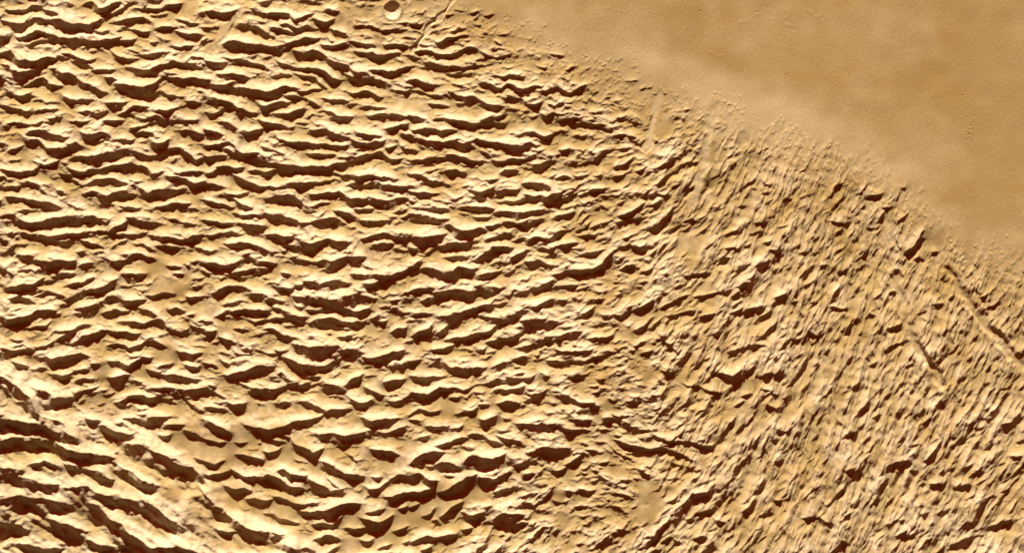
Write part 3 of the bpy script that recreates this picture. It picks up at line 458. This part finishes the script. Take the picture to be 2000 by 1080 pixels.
# --- craters
CR = [(766.5, 20.5, 17.2, 11.0), (553.8, 676.5, 3.6, 1.5), (1988.6, 866.5, 5.2, 2.2),
      (1366.5, 22, 2.3, 1.0), (1478, 24, 1.9, .8), (1393.5, 25.5, 1.5, .6), (1233, 90.5, 1.4, .6), (1232, 97.5, 1.7, .8), (1236.5, 101.5, 1.5, .6), (1240.5, 104, 1.6, .7), (1238.7, 117.7, 1.9, .9),
      (1414.5, 66.5, 1.5, .6), (1418.5, 58, 1.4, .5), (1489, 95.5, 1.7, .7), (1535.5, 145.7, 1.8, .8), (1539, 99.5, 1.3, .5),
      (1880, 187, 1.8, .8), (1874.5, 200.5, 1.5, .6), (1866, 215, 1.6, .7), (1874.3, 214, 1.3, .5), (1907, 196.2, 1.4, .5),
      (1902, 218, 1.6, .7), (1902.5, 226, 1.6, .7), (1889, 228.5, 1.5, .6), (1887, 236, 1.6, .6), (1898.5, 240.5, 1.5, .6), (1902, 239.5, 1.5, .6), (1895, 245.5, 1.9, .8),
      (1904, 248, 1.4, .5), (1897.5, 252.6, 1.7, .7), (1893.5, 253, 1.4, .6), (1901.5, 254.5, 1.9, .8), (1888.3, 258.5, 1.8, .8), (1892.7, 262, 2.3, 1.1), (1899.5, 263.5, 2.1, 1.0),
      (1886, 265, 1.5, .6), (1895.3, 269.7, 1.8, .8), (1890, 272, 1.4, .6), (1899.5, 274.7, 2.0, .9), (1703, 236, 1.5, .6), (1930, 15, 1.5, .6), (1990.5, 293.5, 1.5, .5), (1366, 22, 1.0, .2)][:-1]
big = CR[0]
dbig = np.hypot(PX - big[0], (PY - big[1]) / 1.08)
near = 1 - smooth(big[2] * 1.0, big[2] * 1.9, dbig)
Z = Z * (1 - near) + near * (Z[dbig < 30].mean() * 0.9 + 0.25 * (Z - Z[dbig < 30].mean()))

def crater_h(d, r, dep):
    t = d / r
    bowl = np.where(t < 1, -dep * (1 - np.clip(t, 0, 1) ** (1.35 if r > 10 else 2.0)), 0)
    rim = (0.085 if r > 10 else 0.10) * dep * np.exp(-((t - 1.05) / 0.16) ** 2)
    return bowl + rim

cell = np.full((NY - 1, NX - 1), -1, np.int32)               # which object every cell belongs to
# colour masks fixed to the ground; PALE paints highlights on high ground and crests
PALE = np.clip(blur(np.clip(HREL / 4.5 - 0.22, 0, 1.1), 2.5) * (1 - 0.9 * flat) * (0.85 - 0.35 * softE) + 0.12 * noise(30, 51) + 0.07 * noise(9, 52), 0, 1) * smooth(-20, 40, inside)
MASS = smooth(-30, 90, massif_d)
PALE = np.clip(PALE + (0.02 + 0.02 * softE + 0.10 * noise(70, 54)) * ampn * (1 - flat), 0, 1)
PALE = np.clip(PALE + 0.34 * blur(CREST, 2.0) * ampn * smooth(4, 12, AMP), 0, 1)  # sunlit look of the crests painted in as a paler colour
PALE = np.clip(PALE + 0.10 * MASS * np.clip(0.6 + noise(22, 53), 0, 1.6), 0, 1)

# ---------------------------------------------------------------- materials
def ground_material(name):
    m = bpy.data.materials.new(name)
    m.use_nodes = True
    n, l = m.node_tree.nodes, m.node_tree.links
    n.clear()
    out = n.new('ShaderNodeOutputMaterial')
    b = n.new('ShaderNodeBsdfPrincipled')
    b.inputs['Roughness'].default_value = 0.95
    b.inputs['Specular IOR Level'].default_value = 0.08
    l.new(b.outputs[0], out.inputs[0])
    geo = n.new('ShaderNodeNewGeometry')
    def attr(nm):
        a = n.new('ShaderNodeAttribute'); a.attribute_name = nm
        return a.outputs['Fac']
    def tex(scale, detail, rough=0.55, stretch=None):
        t = n.new('ShaderNodeTexNoise')
        t.inputs['Scale'].default_value = scale
        t.inputs['Detail'].default_value = detail
        t.inputs['Roughness'].default_value = rough
        if stretch:
            mp = n.new('ShaderNodeMapping')
            mp.inputs['Scale'].default_value = stretch
            l.new(geo.outputs['Position'], mp.inputs[0]); l.new(mp.outputs[0], t.inputs['Vector'])
        else:
            l.new(geo.outputs['Position'], t.inputs['Vector'])
        return t.outputs[0]
    def mix(fac, a, c, mode='MIX'):
        x = n.new('ShaderNodeMix'); x.data_type = 'RGBA'; x.blend_type = mode
        for v, s in ((fac, x.inputs[0]), (a, x.inputs[6]), (c, x.inputs[7])):
            if hasattr(v, 'is_linked'): l.new(v, s)
            else: s.default_value = v
        return x.outputs[2]
    def ramp(v, a, c):
        r = n.new('ShaderNodeMapRange'); r.inputs[1].default_value = a; r.inputs[2].default_value = c
        l.new(v, r.inputs[0]); return r.outputs[0]
    floor = mix(ramp(tex(0.035, 5), 0.35, 0.68), (0.300, 0.227, 0.080, 1), (0.345, 0.266, 0.102, 1))
    floor = mix(ramp(tex(0.11, 4, 0.6, (0.6, 1.3, 1)), 0.45, 0.75), floor, (0.325, 0.222, 0.07, 1))
    floor = mix(attr('bright_dust'), floor, (0.45, 0.37, 0.18, 1))
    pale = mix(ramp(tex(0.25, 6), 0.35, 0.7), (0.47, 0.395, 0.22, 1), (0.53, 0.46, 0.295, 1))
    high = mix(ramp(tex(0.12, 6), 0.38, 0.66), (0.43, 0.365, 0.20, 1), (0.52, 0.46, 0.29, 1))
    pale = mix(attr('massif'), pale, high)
    col = mix(attr('pale_highlight'), floor, pale)  # highlight tone blended into the base colour towards the crests
    grain = ramp(tex(2.2, 3, 0.7), 0.3, 0.7)
    col = mix(0.10, col, mix(grain, (0.25, 0.2, 0.15, 1), (0.9, 0.85, 0.8, 1)), 'OVERLAY')
    l.new(col, b.inputs['Base Color'])
    bump = n.new('ShaderNodeBump')
    bump.inputs['Strength'].default_value = 0.45
    bump.inputs['Distance'].default_value = 0.06
    l.new(tex(3.2, 4, 0.65), bump.inputs['Height'])
    l.new(bump.outputs[0], b.inputs['Normal'])
    return m
MAT = ground_material('dusty_martian_ground')

# soft patches of bright and dark dust on the plain
DUST = np.zeros_like(PX)
for (a, b, r1, r2, k) in ((1340, 135, 150, 60, .55), (1270, 100, 80, 40, .3), (1500, 215, 170, 50, .6), (1650, 270, 140, 40, .5), (1120, 60, 100, 40, .4), (1800, 340, 90, 60, .35), (1930, 440, 110, 40, .3),
                          (1640, 200, 200, 60, .25), (1400, 235, 60, 60, .6), (1450, 270, 70, 60, .5)):
    DUST += 0.62 * k * np.exp(-((PX - a) / r1) ** 2 - ((PY - b - 0.45 * (PX - a)) / r2) ** 2)
for (a, b, r1, r2, k) in ((1400, 118, 110, 26, .5), (1870, 100, 60, 120, .35), (1960, 300, 70, 120, .35), (1880, 380, 80, 40, .4)):
    DUST -= k * np.exp(-((PX - a) / r1) ** 2 - ((PY - b - 0.3 * (PX - a)) / r2) ** 2)
for q in (3, 4, 5, 6, 7):
    pts, r, dep = TROUGHS[q]
    DUST += 0.9 * (1 - smooth(r * 0.3, r * 1.1, seg_dist(PX + 0.5 * wx, PY, pts)))
for pts in ([(1440, 232), (1430, 280), (1418, 335)], [(1342, 196), (1330, 240), (1318, 285)]):
    DUST += 0.8 * (1 - smooth(1.5, 6, seg_dist(PX + 0.5 * wx, PY, pts)))
DUST += 0.34 * np.exp(-((inside + 4) / 40) ** 2)
DUST = np.clip(DUST + 0.10 + 0.10 * noise(150, 61) + 0.08 * noise(45, 62) + 0.04 * noise(14, 63, 0.3, 1.0), 0, 1)

# ---------------------------------------------------------------- meshes
def to_world(x, y, z):
    return np.stack([(x - 1000) * S, (540 - y) * S, z * S], -1)

dzdx = np.gradient(Z, STEP, axis=1)
dzdy = np.gradient(Z, STEP, axis=0)
NRM = np.stack([-dzdx, dzdy, np.ones_like(Z)], -1)
NRM /= np.linalg.norm(NRM, axis=-1, keepdims=True)
CO = to_world(PX, PY, Z).reshape(-1, 3)
NRM = NRM.reshape(-1, 3)
ATTR = {'pale_highlight': PALE.ravel(), 'massif': MASS.ravel(), 'bright_dust': DUST.ravel()}

def mesh_obj(name, co, quads, nrm=None, attrs=None, parent=None, kind=None, local=False, mat=MAT):
    origin = np.zeros(3)
    if local:
        origin = np.array([co[:, 0].mean(), co[:, 1].mean(), co[:, 2].min()])
    me = bpy.data.meshes.new(name)
    nv, nf = len(co), len(quads)
    me.vertices.add(nv)
    me.vertices.foreach_set('co', (co - origin).astype(np.float32).ravel())
    me.loops.add(nf * 4)
    me.loops.foreach_set('vertex_index', quads.astype(np.int32).ravel())
    me.polygons.add(nf)
    me.polygons.foreach_set('loop_start', np.arange(0, nf * 4, 4, dtype=np.int32))
    me.polygons.foreach_set('use_smooth', np.ones(nf, dtype=bool))
    for k, v in (attrs or {}).items():
        a = me.attributes.new(k, 'FLOAT', 'POINT')
        a.data.foreach_set('value', np.ascontiguousarray(v, dtype=np.float32))
    me.update(calc_edges=True)
    if nrm is not None:
        a = me.attributes.new('custom_normal', 'FLOAT_VECTOR', 'POINT')
        a.data.foreach_set('vector', np.ascontiguousarray(nrm, dtype=np.float32).ravel())
    me.materials.append(mat)
    o = bpy.data.objects.new(name, me)
    scene.collection.objects.link(o)
    o.location = origin
    if parent is not None:
        o.parent = parent
        o.location = origin - np.array(parent.matrix_world.translation if parent.type != 'EMPTY' else parent.location)
    if kind:
        o['kind'] = kind
    return o

JJ, II = np.meshgrid(np.arange(NY - 1), np.arange(NX - 1), indexing='ij')
QUAD = np.stack([(JJ + 1) * NX + II, (JJ + 1) * NX + II + 1, JJ * NX + II + 1, JJ * NX + II], -1)

def piece(name, mask, parent=None, kind=None, local=False):
    q = QUAD[mask]
    u, inv = np.unique(q, return_inverse=True)
    return mesh_obj(name, CO[u], inv.reshape(-1, 4), NRM[u], {k: v[u] for k, v in ATTR.items()}, parent, kind, local)

# regions of the setting
cx, cy = PX[:-1, :-1] + STEP / 2, PY[:-1, :-1] + STEP / 2
ins_c, mas_c = inside[:-1, :-1], massif_d[:-1, :-1]
xdiv = 1290 + 0.12 * (cy - 540) + 14 * noise(60, 71)[:-1, :-1]
REGION = np.where(ins_c < 4, 0, np.where(mas_c > 8, 3, np.where((cx > xdiv), 2, 1)))
REG_NAME = ['plain', 'ridged_terrain', 'hummocky_terrain', 'mountain_slope']

# craters are cut out of the ground and built finer
used = np.zeros_like(REGION, dtype=bool)
crater_jobs = []
for (a, b, r, dep) in CR:
    sel = np.hypot(cx - a, cy - b) < (r * 1.7 + 2 if r > 3 else r * 1.3 + 0.9)
    sel &= ~used
    if sel.sum() < 6:
        continue
    used |= sel
    crater_jobs.append((a, b, r, dep, sel))

# ridges: the 300 that show largest are pieces of their own
idc = ID[:-1, :-1].copy()
idc[used] = -1
idc[trough_id[:-1, :-1] >= 0] = -1
inframe = (cx > 0) & (cx < 2000) & (cy > 0) & (cy < 1080)
areas = np.bincount(idc[(idc >= 0) & inframe], minlength=len(RIDGES))
region_of = np.zeros(len(RIDGES), int)
for k, (w, p) in enumerate(RIDGES):
    v = REGION[idc == k] if areas[k] else []
    region_of[k] = np.bincount(v, minlength=4)[1:].argmax() + 1 if len(v) else 1
top = np.argsort(-areas)
quota = {1: 290, 2: 290, 3: 290}
chosen = []
for k in top:
    if areas[k] > 30 and quota[region_of[k]] > 0 and len(chosen) < 560:
        quota[region_of[k]] -= 1
        chosen.append(int(k))
rmask = np.isin(idc, chosen)
tro = trough_id[:-1, :-1]
tmask = (tro >= 0) & ~used
bodies = []
for q in range(4):
    bodies.append(piece(REG_NAME[q], (REGION == q) & ~rmask & ~used & ~tmask, None, 'structure'))
order = np.argsort(idc[rmask], kind='stable')
flatq = QUAD[rmask][order]
flatid = idc[rmask][order]
bounds = np.searchsorted(flatid, sorted(chosen) + [10 ** 9])
for n_, k in enumerate(sorted(chosen)):
    q = flatq[bounds[n_]:bounds[n_ + 1]]
    if not len(q):
        continue
    u, inv = np.unique(q, return_inverse=True)
    mesh_obj('ridge', CO[u], inv.reshape(-1, 4), NRM[u], {kk: v[u] for kk, v in ATTR.items()}, bodies[region_of[k]], None, True)
for q, (pts, r, dep) in enumerate(TROUGHS):
    msk = tmask & (tro == q)
    if msk.any():
        piece('trough', msk, bodies[2 if pts[0][0] > 1290 else 1], None, True)

# craters
SUB = 4
def crater_mesh(a, b, r, dep, sel):
    jj, ii = np.nonzero(sel)
    t = np.arange(SUB + 1) / SUB
    n_i = (ii[:, None] * SUB + np.arange(SUB)[None, :])
    cells = []
    J = (jj[:, None, None] * SUB + np.arange(SUB)[None, :, None])
    I = (ii[:, None, None] * SUB + np.arange(SUB)[None, None, :])
    J, I = np.broadcast_arrays(J, I)
    J, I = J.ravel(), I.ravel()
    W = NX * SUB + 1
    quad = np.stack([(J + 1) * W + I, (J + 1) * W + I + 1, J * W + I + 1, J * W + I], -1)
    u, inv = np.unique(quad, return_inverse=True)
    vj, vi = u // W, u % W
    x, y = X0 + vi * STEP / SUB, Y0 + vj * STEP / SUB
    def h(x, y):
        z = bil(Z, x, y)
        an = np.arctan2(y - b, x - a)
        d = np.hypot(x - a, (y - b) / (1.08 if r > 10 else 1.0)) * (1 + 0.022 * np.sin(3 * an + 1) + 0.018 * np.sin(5 * an + a) + 0.010 * np.sin(11 * an))
        return z + crater_h(d, r, dep) * (1 - smooth(r * 1.25, r * 1.55, d))
    z = h(x, y)
    e = 0.2
    nr = np.stack([-(h(x + e, y) - h(x - e, y)) / (2 * e), (h(x, y + e) - h(x, y - e)) / (2 * e), np.ones_like(x)], -1)
    nr /= np.linalg.norm(nr, axis=-1, keepdims=True)
    at = {'pale_highlight': bil(PALE, x, y), 'massif': bil(MASS, x, y), 'bright_dust': bil(DUST, x, y)}
    d = np.hypot(x - a, (y - b) / (1.08 if r > 10 else 1.0))
    if r > 10:                                              # paler colour inside the bowl
        at['pale_highlight'] = np.maximum(at['pale_highlight'], 0.95 * (1 - smooth(r * 0.92, r * 1.02, d)))
    return to_world(x, y, z), inv.reshape(-1, 4), nr, at, d

def sub_mesh(co, quad, nr, at, m):
    q = quad[m]
    u, inv = np.unique(q, return_inverse=True)
    return co[u], inv.reshape(-1, 4), nr[u], {k: v[u] for k, v in at.items()}

PLAIN_LABEL = {}
for n_, (a, b, r, dep, sel) in enumerate(crater_jobs):
    co, quad, nr, at, d = crater_mesh(a, b, r, dep, sel)
    if n_ == 0:
        e = bpy.data.objects.new('crater', None)
        scene.collection.objects.link(e)
        e.location = (float((a - 1000) * S), float((540 - b) * S), float(bil(Z, a, b) * S))
        e['label'] = 'large round bowl crater, dark upper half and bright lower half, among ridges at top edge'
        e['category'] = 'crater'
        dq = d[quad].mean(1)
        zones = [('floor', dq < r * 0.3), ('wall', (dq >= r * 0.3) & (dq < r * 0.97)), ('rim', (dq >= r * 0.97) & (dq < r * 1.2)), ('ejecta_apron', dq >= r * 1.2)]
        for nm, m in zones:
            mesh_obj('crater_' + nm if nm != 'ejecta_apron' else nm, *sub_mesh(co, quad, nr, at, m), e, None, True)
    else:
        o = mesh_obj('small_crater', co, quad, nr, at, None, None, True)
        o['category'] = 'crater'
        if n_ == 1:
            o['label'] = 'tiny round crater alone between ridges just above a big curved shadow'
        elif n_ == 2:
            o['label'] = 'small round crater among hummocks at the right edge of the picture'
        elif a > 1884 and a < 1910 and b > 217:
            o['label'] = 'tiny dark pit in the tight cluster of pits on the smooth plain'
            o['group'] = 'tight cluster of pits on the plain'
            if abs(a - 1892.7) < .1: o['label'] = 'largest and darkest pit of the tight cluster, left of its near twin'
            elif abs(a - 1899.5) < .1 and b < 270: o['label'] = 'second largest pit of the tight cluster, right of the darkest one'
            elif abs(a - 1899.5) < .1: o['label'] = 'lowest pit at the bottom right end of the tight pit cluster'
            elif abs(a - 1890) < .1: o['label'] = 'faint pit at the bottom left end of the tight pit cluster'
            elif b < 220: o['label'] = 'topmost pit of the tight pit cluster on the plain'
        elif a > 1860 and a < 1910 and b < 217:
            o['label'] = 'tiny dark pit just above the tight pit cluster on the plain'
            o['group'] = 'loose pits above the cluster'
            if b < 190: o['label'] = 'topmost dark pit of the loose pits above the tight cluster'
            elif a > 1900: o['label'] = 'rightmost faint pit of the loose pits above the tight cluster'
        elif a < 1245:
            o['label'] = 'tiny dark pit in the short chain of pits near the plain edge'
            o['group'] = 'short chain of pits on the plain'
            if b < 92: o['label'] = 'topmost and faintest pit of the short pit chain near the plain edge'
            elif b > 115: o['label'] = 'lowest, darkest pit set apart below the short pit chain'
        else:
            lab = {1366: 'bright-rimmed lone pit near the top of the plain above the wrinkles', 1478: 'lone dark pit high on the plain right of the wrinkle lines',
                   1393: 'very faint pit just right of the bright-rimmed lone pit', 1414: 'faint pit sitting on the long wrinkle line of the plain', 1418: 'faint pit just above the long wrinkle line',
                   1489: 'lone pit right of the wrinkle lines, halfway down the plain', 1535: 'lone dark pit on bare plain above the hummocky edge', 1539: 'very faint lone pit on plain between two darker pits',
                   1703: 'lone faint pit on bare plain, left of the pit cluster', 1930: 'lone faint pit at the top right corner of the plain', 1990: 'lone faint pit by the right edge, below the pit cluster'}
            o['label'] = lab.get(int(a), 'tiny lone pit on the smooth plain')

# ---------------------------------------------------------------- the land beyond
RW = 330.0                                                   # the same mountains go on round the surveyed ground
def surroundings():
    n = int(RW / 3.0)
    sx = np.concatenate([gx[0] - 3.0 * np.arange(n, 0, -1), gx[::2], gx[-1] + 3.0 * np.arange(1, n + 1)])
    sy = np.concatenate([gy[0] - 3.0 * np.arange(n, 0, -1), gy[::2], gy[-1] + 3.0 * np.arange(1, n + 1)])
    x, y = np.meshgrid(sx, sy)
    mxx = np.where(x < gx[0], 2 * gx[0] - x, np.where(x > gx[-1], 2 * gx[-1] - x, x))
    myy = np.where(y < gy[0], 2 * gy[0] - y, np.where(y > gy[-1], 2 * gy[-1] - y, y))
    tyy = np.where(y < gy[0], y + 420, np.where(y > gy[-1], y - 420, y))
    dy = np.maximum(gy[0] - y, y - gy[-1])
    wt = smooth(0, 60, dy) * np.where(y < gy[0], 1 - smooth(480, 620, x), 1.0)
    out = np.maximum(np.maximum(gx[0] - x, x - gx[-1]), dy)
    def pick(a):
        return bil(a, mxx, myy) * (1 - wt) + bil(a, mxx, tyy) * wt
    z = pick(Z) * (1 - smooth(RW - 110, RW - 3, out))
    at = {'pale_highlight': pick(PALE), 'massif': pick(MASS), 'bright_dust': pick(DUST)}
    ny, nx = x.shape
    J, I = np.meshgrid(np.arange(ny - 1), np.arange(nx - 1), indexing='ij')
    q = np.stack([(J + 1) * nx + I, (J + 1) * nx + I + 1, J * nx + I + 1, J * nx + I], -1)
    inner = (x[:-1, :-1] > gx[0] - .1) & (x[:-1, 1:] < gx[-1] + .1) & (y[:-1, :-1] > gy[0] - .1) & (y[1:, :-1] < gy[-1] + .1)
    q = q[~inner]
    u, inv = np.unique(q, return_inverse=True)
    mesh_obj('surrounding_terrain', to_world(x, y, z).reshape(-1, 3)[u], inv.reshape(-1, 4), None, {k: v.ravel()[u] for k, v in at.items()}, None, 'structure')
    return sx[0], sx[-1], sy[0], sy[-1]

def outer():
    bx0, bx1, by0, by1 = surroundings()
    st = 14.0
    x0, x1, y0, y1 = bx0 - st * 190, bx1 + st * 190, by0 - st * 190, by1 + st * 190
    def axis(lo, a, b, hi):
        m = max(2, int(round((b - a) / st)))
        return np.concatenate([np.linspace(lo, a, 191)[:-1], np.linspace(a, b, m + 1), np.linspace(b, hi, 191)[1:]]), 190, 190 + m
    ax, ia, ib = axis(x0, bx0, bx1, x1)
    ay, ja, jb = axis(y0, by0, by1, y1)
    x, y = np.meshgrid(ax, ay)
    r = np.random.default_rng(91)
    def nz(scale, sx, sy):
        f = np.fft.rfft2(r.standard_normal(x.shape))
        ky = np.fft.fftfreq(x.shape[0])[:, None] * scale * sy
        kx = np.fft.rfftfreq(x.shape[1])[None, :] * scale * sx
        k2 = kx * kx + ky * ky
        o = np.fft.irfft2(f * np.exp(-k2 * 2) * (1 - np.exp(-k2 * 4)), s=x.shape)
        return o / o.std()
    out = np.maximum(np.maximum(bx0 - x, x - bx1), np.maximum(by0 - y, y - by1))
    k = smooth(0, 40, out) * (1 - smooth(1800, 2600, out))
    line = np.interp(x, ex, ey)
    rough_side = smooth(-60, 120, y - line - 0.5 * (x - np.clip(x, ex[0], ex[-1])))
    z = k * (4.5 * (1 - np.abs(nz(6, 0.6, 1.6))) * rough_side + 0.3 * nz(20, 1, 1) )
    z = z - 72 * smooth(900, 2650, out)
    nx, ny = len(ax), len(ay)
    J, I = np.meshgrid(np.arange(ny - 1), np.arange(nx - 1), indexing='ij')
    keep = ~((J >= ja) & (J < jb) & (I >= ia) & (I < ib))
    q = np.stack([(J + 1) * nx + I, (J + 1) * nx + I + 1, J * nx + I + 1, J * nx + I], -1)[keep]
    u, inv = np.unique(q, return_inverse=True)
    at = {'pale_highlight': np.clip(z / 8, 0, 0.7).ravel()[u], 'massif': (0 * z).ravel()[u], 'bright_dust': (0 * z).ravel()[u]}
    mesh_obj('outer_terrain', to_world(x, y, z).reshape(-1, 3)[u], inv.reshape(-1, 4), None, at, None, 'structure')
    g = 8000.0
    co = np.array([(-g, -g, -7.0), (g, -g, -7.0), (g, g, -7.0), (-g, g, -7.0)])
    mesh_obj('ground', co, np.array([[0, 1, 2, 3]]), None, {k2: np.zeros(4) for k2 in ATTR}, None, 'structure')
outer()
print('ridges', len(chosen), 'faces', sum(len(o.data.polygons) for o in scene.objects if o.type == 'MESH'))
